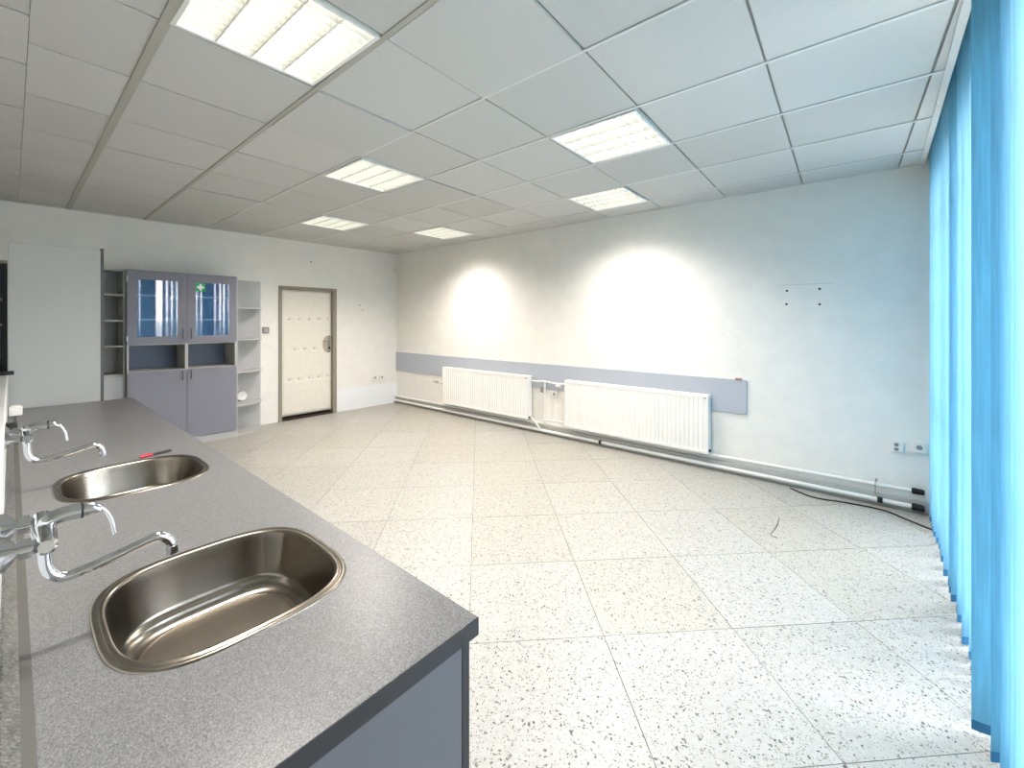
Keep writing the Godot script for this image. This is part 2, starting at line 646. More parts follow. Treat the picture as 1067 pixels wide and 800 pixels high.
func build_blind() -> void:
	var n := thing("vertical_blind", "long blue fabric vertical blind hanging across the window wall", "blind")
	var zc := 0.335
	bx("head_rail", Vector3(0.86, 2.932, zc - 0.02), Vector3(W - 0.01, 2.965, zc + 0.02), M.rail, n, 0.003)
	var rng := RandomNumberGenerator.new()
	rng.seed = 12
	var wd := 0.127
	var bot := 0.018
	var up := 2.93
	# one slat mesh, gently cupped across its width
	var b := MB.new()
	var wt := MB.new()
	var seg := 4
	for k in seg:
		var a0 := -0.5 + float(k) / seg
		var a1 := -0.5 + float(k + 1) / seg
		var c0 := 0.006 * (1.0 - 4.0 * a0 * a0)
		var c1 := 0.006 * (1.0 - 4.0 * a1 * a1)
		var n0 := Vector3(0.19 * a0, 0, 1).normalized()
		var n1 := Vector3(0.19 * a1, 0, 1).normalized()
		for s in [1.0, -1.0]:
			var o: float = 0.0004 * s
			b.squad(Vector3(a0 * wd, bot, c0 + o), Vector3(a1 * wd, bot, c1 + o), Vector3(a1 * wd, up, c1 + o), Vector3(a0 * wd, up, c0 + o), n0 * s, n1 * s, n1 * s, n0 * s)
			o = 0.0016 * s
			wt.squad(Vector3(a0 * wd, bot - 0.002, c0 + o), Vector3(a1 * wd, bot - 0.002, c1 + o), Vector3(a1 * wd, bot + 0.034, c1 + o), Vector3(a0 * wd, bot + 0.034, c0 + o), n0 * s, n1 * s, n1 * s, n0 * s)
	for s in [-0.5, 0.5]:
		b.quad(Vector3(s * wd, bot, -0.0004), Vector3(s * wd, bot, 0.0004), Vector3(s * wd, up, 0.0004), Vector3(s * wd, up, -0.0004), Vector3(signf(s), 0, 0))
	var slat_mesh := b.mesh()
	var weight_mesh := wt.mesh()
	var pitch := 0.099
	var x := W - 0.062
	while x > 0.93:
		var o := MeshInstance3D.new()
		o.mesh = slat_mesh
		o.material_override = M.slat
		o.name = "slat"
		n.add_child(o, true)
		o.position = Vector3(x, 0, zc + rng.randf_range(-0.004, 0.004))
		var turn := -40.0 + rng.randf_range(-8.0, 8.0)
		if absf(x - 2.25) < 0.05:
			turn = -78.0
			o.position.z -= 0.02
		o.rotation_degrees.y = turn
		var q := MeshInstance3D.new()
		q.mesh = weight_mesh
		q.material_override = M.slat_weight
		q.name = "weight_pocket"
		o.add_child(q)
		x -= pitch

# ---------------------------------------------------------------- bench
func oval(c: Vector3, a: float, b: float, y: float, p: float, m := 56) -> Array:
	var out := []
	for k in m:
		var t := TAU * k / m
		out.append(Vector3(c.x + a * signf(cos(t)) * pow(absf(cos(t)), 2.0 / p), y, c.z + b * signf(sin(t)) * pow(absf(sin(t)), 2.0 / p)))
	return out

func build_bench() -> void:
	var x1 := 0.684
	var z0 := -0.687
	var z1 := -4.93
	var sinks := [Vector3(0.362, TOP, -1.264), Vector3(0.350, TOP, -2.436)]
	# worktop with two cut-outs: strips between the openings, then rings round each opening
	var n := thing("worktop", "long speckled grey laminate worktop with two sink cut-outs", "worktop")
	var b := MB.new()
	var th := 0.04
	var hx := 0.235
	var hz := 0.243
	var cuts := [z0]
	for s in sinks:
		cuts.append(s.z + 0.31)
		cuts.append(s.z - 0.31)
	cuts.append(z1)
	for k in range(0, cuts.size(), 2):
		b.quad(Vector3(-0.015, TOP, cuts[k]), Vector3(x1, TOP, cuts[k]), Vector3(x1, TOP, cuts[k + 1]), Vector3(-0.015, TOP, cuts[k + 1]), Vector3.UP)
		b.quad(Vector3(-0.015, TOP - th, cuts[k]), Vector3(x1, TOP - th, cuts[k]), Vector3(x1, TOP - th, cuts[k + 1]), Vector3(-0.015, TOP - th, cuts[k + 1]), Vector3.DOWN)
	for s in sinks:
		var ring := oval(s, hx, hz, TOP, 3.2)
		for k in ring.size():
			var p: Vector3 = ring[k]
			var q: Vector3 = ring[(k + 1) % ring.size()]
			var po := out_to(p, s, -0.015, x1, s.z - 0.31, s.z + 0.31)
			var qo := out_to(q, s, -0.015, x1, s.z - 0.31, s.z + 0.31)
			for y in [TOP, TOP - th]:
				var nn := Vector3.UP if y == TOP else Vector3.DOWN
				var d := Vector3(0, y - TOP, 0)
				b.quad(p + d, q + d, qo + d, po + d, nn)
				# corner filler
				if absf(po.x - qo.x) > 1e-5 and absf(po.z - qo.z) > 1e-5:
					var cc := Vector3(po.x if absf(po.x - (-0.015)) < 1e-5 or absf(po.x - x1) < 1e-5 else qo.x, TOP, po.z if absf(absf(po.z - s.z) - 0.31) < 1e-5 else qo.z)
					b.tri(po + d, qo + d, cc + d, nn, nn, nn)
			b.quad(p, q, q - Vector3(0, th, 0), p - Vector3(0, th, 0), (s - p).normalized())
	obj("laminate_top", b, M.worktop, n)
	var eb := MB.new()
	eb.box(Vector3(-0.015, TOP - th, z0), Vector3(x1 + 0.002, TOP - 0.0006, z0 + 0.002), 0.0006)
	obj("end_edging", eb, M.edge, n)
	eb = MB.new()
	eb.box(Vector3(x1, TOP - th, z1), Vector3(x1 + 0.002, TOP - 0.0006, z0 + 0.002), 0.0006)
	obj("front_edging", eb, M.edge, n)
	# sealing strip along the partition
	var st := thing("sealing_strip", "speckled plastic sealing strip between worktop and white partition", "seal")
	b = MB.new()
	b.prism(PackedVector2Array([Vector2(-0.015, TOP), Vector2(-0.015, TOP + 0.024), Vector2(-0.010, TOP + 0.024), Vector2(0.010, TOP + 0.006), Vector2(0.010, TOP)]), 0, 1, 2, z1, z0)
	obj("strip_face", b, M.seal, st)
	b = MB.new()
	b.prism(PackedVector2Array([Vector2(0.010, TOP), Vector2(0.010, TOP + 0.005), Vector2(0.026, TOP + 0.002), Vector2(0.026, TOP)]), 0, 1, 2, z1, z0)
	obj("strip_lip", b, M.seal_foot, st)
	# base units under the worktop
	var uz := z0 - 0.012
	var bays := [uz - 0.002, -1.90, -3.00, -3.96, z1]
	for k in 4:
		var a: float = bays[k]
		var c: float = bays[k + 1]
		var where: String = ["at its open end, below the first sink", "below the sink beside the red-capped pen", "in the stretch without sinks", "against the tall pale panel"][k]
		var u := thing("base_cabinet", "slate-grey bench cabinet " + where, "cabinet", Vector3.ZERO, "bench base cabinets")
		var body := MB.new()
		body.box(Vector3(-0.014, 0.10, a - 0.018), Vector3(0.640, TOP - th, a), 0.001)
		body.box(Vector3(-0.014, 0.10, c + 0.001), Vector3(0.640, TOP - th, c + 0.018), 0.001)
		body.box(Vector3(-0.014, 0.10, c + 0.018), Vector3(0.640, 0.118, a - 0.018))
		body.box(Vector3(-0.014, 0.118, c + 0.018), Vector3(-0.008, TOP - th, a - 0.018))
		obj("body", body, M.bench, u)
		bx("plinth", Vector3(-0.014, 0.0, c), Vector3(0.60, 0.10, a - 0.02), M.edge, u)
		for q in 2:
			var m := (a + c) / 2.0
			var d0 := a - 0.001 if q == 0 else m - 0.0015
			var d1 := m + 0.0015 if q == 0 else c + 0.001
			var dr := bx("door", Vector3(0.642, 0.105, d1), Vector3(0.662, TOP - th - 0.004, d0), M.bench, u, 0.0015)
			var ed := MB.new()
			ed.box(Vector3(0.6425, 0.106, d0 - 0.0001), Vector3(0.6615, TOP - th - 0.005, d0 + 0.0012))
			obj("edging", ed, M.edge, dr)
			var hd := MB.new()
			var hz2 := (d1 + 0.05) if q == 0 else (d0 - 0.05)
			hd.tube([Vector3(0.660, 0.70, hz2), Vector3(0.685, 0.70, hz2), Vector3(0.685, 0.60, hz2), Vector3(0.660, 0.60, hz2)], 0.005, 8)
			obj("handle", hd, M.handle, dr)
	var ep := thing("bench_end_panel", "dark slate-blue panel closing the open end of the bench", "panel")
	bx("board", Vector3(-0.014, 0.0, uz), Vector3(0.642, TOP - th, z0 - 0.006), M.bench, ep, 0.001)
	bx("front_edging", Vector3(0.642, 0.0, uz), Vector3(0.664, TOP - th, z0 - 0.005), M.edge, ep, 0.001)
	# sinks
	var sink: Node3D = thing("sink", "brushed steel sink set into the worktop near its open end", "sink", sinks[0], "steel sinks in the worktop")
	var o := Vector3.ZERO
	b = MB.new()
	b.loft([oval(o, 0.250, 0.2580, 0.0005, 3.2), oval(o, 0.2485, 0.2565, 0.0035, 3.2), oval(o, 0.243, 0.2510, 0.0045, 3.2), oval(o, 0.2385, 0.2465, 0.003, 3.2), oval(o, 0.2365, 0.2445, 0.0025, 3.2), oval(o, 0.233, 0.2410, 0.0050, 3.1), oval(o, 0.228, 0.2360, 0.0045, 3.1), oval(o, 0.2245, 0.2325, 0.000, 3.1)], false)
	obj("rim", b, M.rim, sink)
	b = MB.new()
	var rings := [oval(o, 0.2245, 0.2325, 0.0, 3.1), oval(o, 0.221, 0.2290, -0.02, 3.1)]
	rings.append(oval(o, 0.206, 0.2130, -0.115, 3.3))
	for k in 6:
		var t := PI / 2 * (k + 1) / 6.0
		rings.append(oval(o, 0.206 - 0.034 * (1 - cos(t)), 0.192 - 0.034 * (1 - cos(t)), -0.115 - 0.034 * sin(t), 3.3))
	b.loft(rings, false)
	obj("bowl", b, M.steel, sink)
	b = MB.new()
	b.loft([rings[-1], oval(o, 0.158, 0.165, -0.1475, 3.3), oval(o, 0.150, 0.157, -0.1465, 3.3), oval(o, 0.06, 0.071, -0.150, 2.4)], true)
	obj("bowl_floor", b, M.steel_floor, sink)
	b = MB.new()
	b.loft([oval(Vector3(-0.06, 0, 0.105), 0.032, 0.032, -0.1475, 2.0, 24), oval(Vector3(-0.06, 0, 0.105), 0.030, 0.030, -0.1440, 2.0, 24), oval(Vector3(-0.06, 0, 0.105), 0.022, 0.022, -0.1445, 2.0, 24), oval(Vector3(-0.06, 0, 0.105), 0.019, 0.019, -0.1485, 2.0, 24)], true)
	obj("drain", b, M.rim, sink)
	var s2: Node3D = sink.duplicate()
	s2.name = numbered("sink")
	add_child(s2)
	s2.position = sinks[1]
	s2.scale = Vector3(0.985, 1, 0.97)
	tag(s2, "brushed steel sink farther along the worktop, beside the red-capped pen", "sink", "steel sinks in the worktop")
	# taps
	var tap := make_tap()
	tag(tap, "chrome wall-mounted lever tap over the sink near the bench's open end", "tap", "chrome taps on the partition")
	tap.position = Vector3(0, 1.06, -1.325)
	var t2: Node3D = tap.duplicate()
	t2.name = numbered("tap")
	add_child(t2)
	tag(t2, "chrome wall-mounted lever tap over the sink beside the red-capped pen", "tap", "chrome taps on the partition")
	t2.position = Vector3(-0.006, 1.063, -2.49)

func out_to(p: Vector3, c: Vector3, x0: float, x1: float, z0: float, z1: float) -> Vector3:
	var d := p - c
	var t := 1e9
	if d.x > 1e-9:
		t = minf(t, (x1 - c.x) / d.x)
	elif d.x < -1e-9:
		t = minf(t, (x0 - c.x) / d.x)
	if d.z > 1e-9:
		t = minf(t, (z1 - c.z) / d.z)
	elif d.z < -1e-9:
		t = minf(t, (z0 - c.z) / d.z)
	return c + d * t

func smooth_path(p: Array, steps := 6) -> Array:
	var cv := Curve3D.new()
	for k in p.size():
		var a: Vector3 = p[maxi(k - 1, 0)]
		var c: Vector3 = p[mini(k + 1, p.size() - 1)]
		cv.add_point(p[k], -(c - a) / 6.0, (c - a) / 6.0)
	var out := []
	for k in p.size() - 1:
		for s in steps:
			out.append(cv.sample(k, float(s) / steps))
	out.append(p[-1])
	return out

func make_tap() -> Node3D:
	var t := thing("tap", "", "tap")
	for s in [-1, 1]:
		var z: float = 0.075 * s
		var b := MB.new()
		b.tube([Vector3(-0.015, 0, z), Vector3(-0.012, 0, z), Vector3(-0.006, 0, z), Vector3(0.004, 0, z)], [0.033, 0.033, 0.029, 0.017], 20)
		obj("wall_flange", b, M.chrome, t)
		b = MB.new()
		b.tube([Vector3(0.002, 0, z), Vector3(0.010, 0, z), Vector3(0.0101, 0, z), Vector3(0.026, 0, z), Vector3(0.0261, 0, z), Vector3(0.036, 0, z)], [0.0135, 0.0135, 0.019, 0.019, 0.0135, 0.0135], 6)
		obj("union_nut", b, M.chrome, t)
	var b := MB.new()
	b.tube([Vector3(0.045, 0, -0.094), Vector3(0.045, 0, -0.090), Vector3(0.045, 0, -0.03), Vector3(0.045, 0, 0.03), Vector3(0.045, 0, 0.090), Vector3(0.045, 0, 0.094)], [0.012, 0.017, 0.019, 0.019, 0.017, 0.012], 20)
	obj("body", b, M.chrome, t)
	b = MB.new()
	b.tube(smooth_path([Vector3(0.045, 0.004, 0), Vector3(0.055, 0.020, 0), Vector3(0.075, 0.026, 0), Vector3(0.100, 0.026, 0)]), 0.0162, 16)
	obj("cartridge_housing", b, M.chrome, t)
	b = MB.new()
	b.tube([Vector3(0.099, 0.026, 0), Vector3(0.103, 0.026, 0)], 0.0170, 16)
	obj("black_ring", b, M.rubber, t)
	b = MB.new()
	b.tube(smooth_path([Vector3(0.103, 0.026, 0), Vector3(0.118, 0.024, 0), Vector3(0.130, 0.016, 0)]), [0.0148, 0.0148, 0.0148, 0.0145, 0.014, 0.0135, 0.012, 0.011, 0.010, 0.009, 0.008, 0.006, 0.004], 16)
	b.tube(smooth_path([Vector3(0.112, 0.030, 0), Vector3(0.134, 0.018, 0), Vector3(0.148, -0.010, 0), Vector3(0.154, -0.045, 0)]), 0.0042, 10)
	obj("lever", b, M.chrome, t)
	b = MB.new()
	b.tube(smooth_path([Vector3(0.045, -0.004, 0), Vector3(0.046, -0.045, 0), Vector3(0.050, -0.080, 0), Vector3(0.062, -0.100, 0), Vector3(0.085, -0.108, 0), Vector3(0.150, -0.098, 0), Vector3(0.212, -0.084, 0), Vector3(0.238, -0.084, 0), Vector3(0.254, -0.100, 0), Vector3(0.258, -0.116, 0)]), 0.0108, 14)
	obj("spout", b, M.chrome, t)
	b = MB.new()
	b.tube([Vector3(0.2577, -0.113, 0), Vector3(0.2592, -0.132, 0)], 0.0125, 14)
	obj("aerator", b, M.chrome, t)
	return t

# ---------------------------------------------------------------- cabinets at the door wall
func build_far_wall_furniture() -> void:
	# tall pale panel standing at the end of the bench
	var n := thing("tall_panel", "tall pale grey panel standing at the far end of the bench", "panel", Vector3(0, 0, -4.97))
	bx("board", Vector3(-0.012, 0, -0.02), Vector3(0.488, 2.085, 0.02), M.panel, n, 0.001)
	bx("edging", Vector3(0.488, 0, -0.022), Vector3(0.508, 2.105, 0.022), M.panel_edge, n, 0.001)
	# open corner shelf between the panel and the glass cabinet
	n = thing("corner_shelf", "narrow open grey shelf unit left of the glass-door cabinet", "shelf", Vector3(0, 0, ZF))
	bx("back", Vector3(0.44, 0.08, 0.001), Vector3(0.826, 2.075, 0.012), M.cab_light, n)
	bx("side", Vector3(0.42, 0.0, 0.001), Vector3(0.44, 2.075, 0.36), M.cab_light, n, 0.001)
	bx("side", Vector3(0.812, 0.0, 0.012), Vector3(0.830, 2.075, 0.36), M.cab_edge, n, 0.001)
	bx("corner_post", Vector3(0.60, 0.08, 0.012), Vector3(0.622, 2.06, 0.03), M.cab_light, n)
	for y in [2.057, 1.775, 1.49, 1.205, 0.885, 0.50, 0.08]:
		bx("shelf_board", Vector3(0.44, y, 0.012), Vector3(0.812, y + 0.018, 0.36), M.cab_edge, n, 0.001)
	bx("low_door", Vector3(0.442, 0.09, 0.350), Vector3(0.810, 0.88, 0.366), M.cab_light, n, 0.001)
	# glass-door cabinet
	var c := thing("display_cabinet", "grey cabinet with two glass doors above and two solid doors below", "cabinet", Vector3(0, 0, ZF))
	var x0 := 0.835
	var x1 := 1.905
	var xm := 1.378
	var zf := 0.43
	bx("side", Vector3(x0, 0.0, 0.001), Vector3(x0 + 0.018, 2.07, zf - 0.02), M.cab_edge, c, 0.001)
	bx("side", Vector3(x1 - 0.018, 0.0, 0.001), Vector3(x1, 2.07, zf - 0.02), M.cab_edge, c, 0.001)
	bx("divider", Vector3(xm - 0.016, 0.08, 0.012), Vector3(xm + 0.016, 2.05, zf - 0.021), M.cab_edge, c, 0.001)
	bx("top", Vector3(x0, 2.052, 0.001), Vector3(x1, 2.072, zf), M.cab, c, 0.001)
	bx("back", Vector3(x0 + 0.018, 0.08, 0.001), Vector3(x1 - 0.018, 2.052, 0.012), M.cab_inside, c)
	for y in [1.218, 0.905, 0.08]:
		bx("shelf_board", Vector3(x0 + 0.018, y, 0.012), Vector3(x1 - 0.018, y + 0.018, zf - 0.02), M.cab_edge, c, 0.001)
	bx("plinth", Vector3(x0 + 0.004, 0.0, zf - 0.05), Vector3(x1 - 0.004, 0.085, zf - 0.015), M.cab_light, c)
	for y in [1.505, 1.785]:
		for s in [[x0 + 0.019, xm - 0.017], [xm + 0.017, x1 - 0.019]]:
			bx("inner_shelf", Vector3(s[0], y, 0.012), Vector3(s[1], y + 0.016, zf - 0.06), M.white, c, 0.001)
	for q in 2:
		var a := x0 + 0.002 if q == 0 else xm + 0.0015
		var d := xm - 0.0015 if q == 0 else x1 - 0.002
		# glass door: frame, pane, handle
		var dr := MB.new()
		var f := 0.085
		var y0 := 1.232
		var y1 := 2.050
		dr.box(Vector3(a, y0, zf - 0.018), Vector3(a + f, y1, zf), 0.001)
		dr.box(Vector3(d - f, y0, zf - 0.018), Vector3(d, y1, zf), 0.001)
		dr.box(Vector3(a + f, y0, zf - 0.018), Vector3(d - f, y0 + f, zf), 0.001)
		dr.box(Vector3(a + f, y1 - f, zf - 0.018), Vector3(d - f, y1, zf), 0.001)
		var door := obj("glass_door", dr, M.cab, c)
		bx("pane", Vector3(a + f, y0 + f, zf - 0.011), Vector3(d - f, y1 - f, zf - 0.007), M.glass, door)
		var hx := d - 0.04 if q == 0 else a + 0.04
		obj("handle", bow(hx, 1.29, 1.40, zf), M.handle, door)
		if q == 1:
			var sx := a + f + 0.050
			var sy := y1 - f - 0.055
			var s := MB.new()
			s.box(Vector3(sx - 0.050, sy - 0.052, zf - 0.007), Vector3(sx + 0.050, sy + 0.052, zf - 0.0058))
			obj("first_aid_sticker", s, M.green, door)
			s = MB.new()
			s.box(Vector3(sx - 0.036, sy - 0.013, zf - 0.0058), Vector3(sx + 0.036, sy + 0.013, zf - 0.0050))
			s.box(Vector3(sx - 0.013, sy + 0.013, zf - 0.0058), Vector3(sx + 0.013, sy + 0.037, zf - 0.0050))
			s.box(Vector3(sx - 0.013, sy - 0.037, zf - 0.0058), Vector3(sx + 0.013, sy - 0.013, zf - 0.0050))
			obj("white_cross", s, M.white, door)
		else:
			for y in [1.30, 1.97]:
				bx("hinge", Vector3(a - 0.006, y - 0.03, zf - 0.012), Vector3(a + 0.004, y + 0.03, zf + 0.004), M.rail, door)
		var ld := bx("solid_door", Vector3(a, 0.09, zf - 0.018), Vector3(d, 0.918, zf), M.cab, c, 0.0012)
		obj("handle", bow(hx, 0.80, 0.90, zf), M.handle, ld)
	# rounded end shelf
	var es := thing("end_shelf", "light grey end shelf with rounded boards beside the display cabinet", "shelf", Vector3(1.908, 0, ZF))
	bx("back", Vector3(0, 0, 0.001), Vector3(0.42, 2.06, 0.016), M.cab_light, es, 0.001)
	bx("side", Vector3(0, 0, 0.016), Vector3(0.016, 2.06, 0.40), M.cab_light, es, 0.001)
	for y in [0.0, 0.37, 0.81, 1.24, 1.66]:
		var p := PackedVector2Array([Vector2(0.016, 0.016)])
		for k in 13:
			var t := PI / 2 * k / 12.0
			p.append(Vector2(0.016 + 0.40 * sin(t), 0.016 + 0.36 * cos(t)))
		var b := MB.new()
		b.prism(p, 0, 2, 1, y, y + 0.018)
		obj("shelf_board", b, M.cab_light, es)
	var disc := MB.new()
	disc.tube([Vector3(0, 0.070, 0), Vector3(0, 0.070, 0.010), Vector3(0, 0.070, 0.013)], [0.070, 0.070, 0.064], 28)
	var lid := obj("round_lid", disc, M.paper)
	lid.position = Vector3(2.08, 0.390, ZF + 0.055)
	lid.rotation_degrees = Vector3(-12, 12, 0)
	tag(lid, "round white lid leaning on the rounded end shelf", "lid")
	# dark glazed cabinet beyond the partition
	var dk := thing("dark_cabinet", "dark glazed cabinet beyond the partition, left of the pale panel", "cabinet", Vector3(0, 0, -5.3))
	bx("side", Vector3(-0.045, 0, -0.2), Vector3(-0.018, 1.94, 0.2), M.dark_cab, dk, 0.001)
	bx("side", Vector3(-0.80, 0, -0.2), Vector3(-0.78, 1.94, 0.2), M.dark_cab, dk, 0.001)
	bx("back", Vector3(-0.78, 0, -0.2), Vector3(-0.045, 1.94, -0.185), M.dark_cab, dk)
	bx("top", Vector3(-0.80, 1.94, -0.2), Vector3(-0.018, 1.965, 0.2), M.cab_light, dk, 0.001)
	for y in [0.08, 0.5, 0.95, 1.46, 1.66]:
		bx("shelf_board", Vector3(-0.78, y, -0.185), Vector3(-0.045, y + 0.016, 0.17), M.cab_edge, dk)
	bx("pane", Vector3(-0.77, 0.1, 0.185), Vector3(-0.05, 1.93, 0.190), M.glass, dk)

func bow(x: float, y0: float, y1: float, z: float) -> MB:
	var b := MB.new()
	b.tube(smooth_path([Vector3(x, y0, z - 0.001), Vector3(x, y0 + 0.006, z + 0.018), Vector3(x, (y0 + y1) / 2.0, z + 0.024), Vector3(x, y1 - 0.006, z + 0.018), Vector3(x, y1, z - 0.001)], 4), 0.0055, 8)
	return b

func build_door() -> void:
	var d := holder("door_1")
	struct(d, "cream padded door with rows of buttons in a grey-brown frame")
	d.position = Vector3(2.574, 0, ZF)
	var w := 0.892
	var f := MB.new()
	f.box(Vector3(0, 0, -0.12), Vector3(0.045, 2.02, 0.018), 0.002)
	f.box(Vector3(w - 0.060, 0, -0.12), Vector3(w, 2.02, 0.018), 0.002)
	f.box(Vector3(0.045, 1.975, -0.12), Vector3(w - 0.060, 2.02, 0.018), 0.002)
	obj("door_frame", f, M.door_frame, d)
	bx("threshold", Vector3(0.045, 0.0, -0.12), Vector3(w - 0.060, 0.018, 0.016), M.threshold, d)
	# padded leaf: height field with button dimples
	var lx0 := 0.047
	var lx1 := w - 0.062
	var ly0 := 0.055
	var ly1 := 1.972
	var buttons := []
	for k in 5:
		var x := 0.165 + 0.150 * k
		buttons.append(Vector2(x, 1.52))
		buttons.append(Vector2(x, 0.60))
	for k in 3:
		buttons.append(Vector2(0.245 + 0.150 * k, 1.06))
	var b := MB.new()
	var nx := 60
	var ny := 120
	var pts := []
	for j in ny + 1:
		var r := []
		for i in nx + 1:
			var p := Vector2(lerpf(lx0, lx1, float(i) / nx), lerpf(ly0, ly1, float(j) / ny))
			var e := minf(minf(p.x - lx0, lx1 - p.x), minf(p.y - ly0, ly1 - p.y))
			var h := 0.018 * (1.0 - pow(1.0 - clampf(e / 0.05, 0.0, 1.0), 2.0))
			for q in buttons:
				var l: Vector2 = (p - q) / Vector2(1.6, 1.0)
				h -= 0.012 * exp(-l.length_squared() / (2 * 0.014 * 0.014))
				if absf(p.x - q.x) < 0.08:
					h -= 0.003 * exp(-pow((p.y - q.y) / 0.012, 2.0)) * (1.0 - absf(p.x - q.x) / 0.08)
			r.append(Vector3(p.x, p.y, -0.052 + h))
		pts.append(r)
	for j in ny:
		for i in nx:
			var q := [pts[j][i], pts[j][i + 1], pts[j + 1][i + 1], pts[j + 1][i]]
			var ns := []
			for a in [[j, i], [j, i + 1], [j + 1, i + 1], [j + 1, i]]:
				var dx: Vector3 = pts[a[0]][mini(a[1] + 1, nx)] - pts[a[0]][maxi(a[1] - 1, 0)]
				var dy: Vector3 = pts[mini(a[0] + 1, ny)][a[1]] - pts[maxi(a[0] - 1, 0)][a[1]]
				ns.append(dx.cross(dy).normalized())
			b.squad(q[0], q[1], q[2], q[3], ns[0], ns[1], ns[2], ns[3])
	b.box(Vector3(lx0, ly0, -0.090), Vector3(lx1, ly1, -0.052))
	var leaf := obj("padded_leaf", b, M.door, d)
	for q in buttons:
		var c := MB.new()
		c.tube([Vector3(q.x, q.y, -0.050), Vector3(q.x, q.y, -0.044), Vector3(q.x, q.y, -0.041)], [0.010, 0.010, 0.005], 10)
		obj("button", c, M.door_dirt, leaf)
	# worn patch, lock plate and lever
	var lx := lx1 - 0.062
	b = MB.new()
	b.prism(PackedVector2Array(disc_points(Vector2(lx, 1.12), 0.088, 0.140, 20, lx1 - 0.004)), 0, 1, 2, -0.046, -0.0325)
	obj("worn_patch", b, M.door_dirt, leaf)
	var plate := bx("lock_plate", Vector3(lx - 0.002, 0.99, -0.033), Vector3(lx + 0.040, 1.26, -0.027), M.brass, leaf, 0.002)
	b = MB.new()
	b.tube([Vector3(lx + 0.019, 1.17, -0.028), Vector3(lx + 0.019, 1.17, 0.015)], 0.010, 12)
	b.tube([Vector3(lx + 0.024, 1.17, 0.012), Vector3(lx - 0.095, 1.17, 0.012)], [0.010, 0.008], 12)
	obj("lever", b, M.brass, plate)
	b = MB.new()
	b.tube([Vector3(lx + 0.019, 1.06, -0.028), Vector3(lx + 0.019, 1.06, -0.018)], 0.017, 14)
	obj("key_barrel", b, M.black, plate)
	bx("dark_gap", Vector3(0.045, 0.018, -0.125), Vector3(w - 0.060, 0.056, -0.10), M.black, d)

func disc_points(c: Vector2, rx: float, ry: float, m: int, xmax: float) -> Array:
	var out := []
	for k in m:
		var t := TAU * k / m
		out.append(Vector2(minf(c.x + rx * cos(t), xmax - 0.0004 * absf(sin(t))), c.y + ry * sin(t)))
	return out

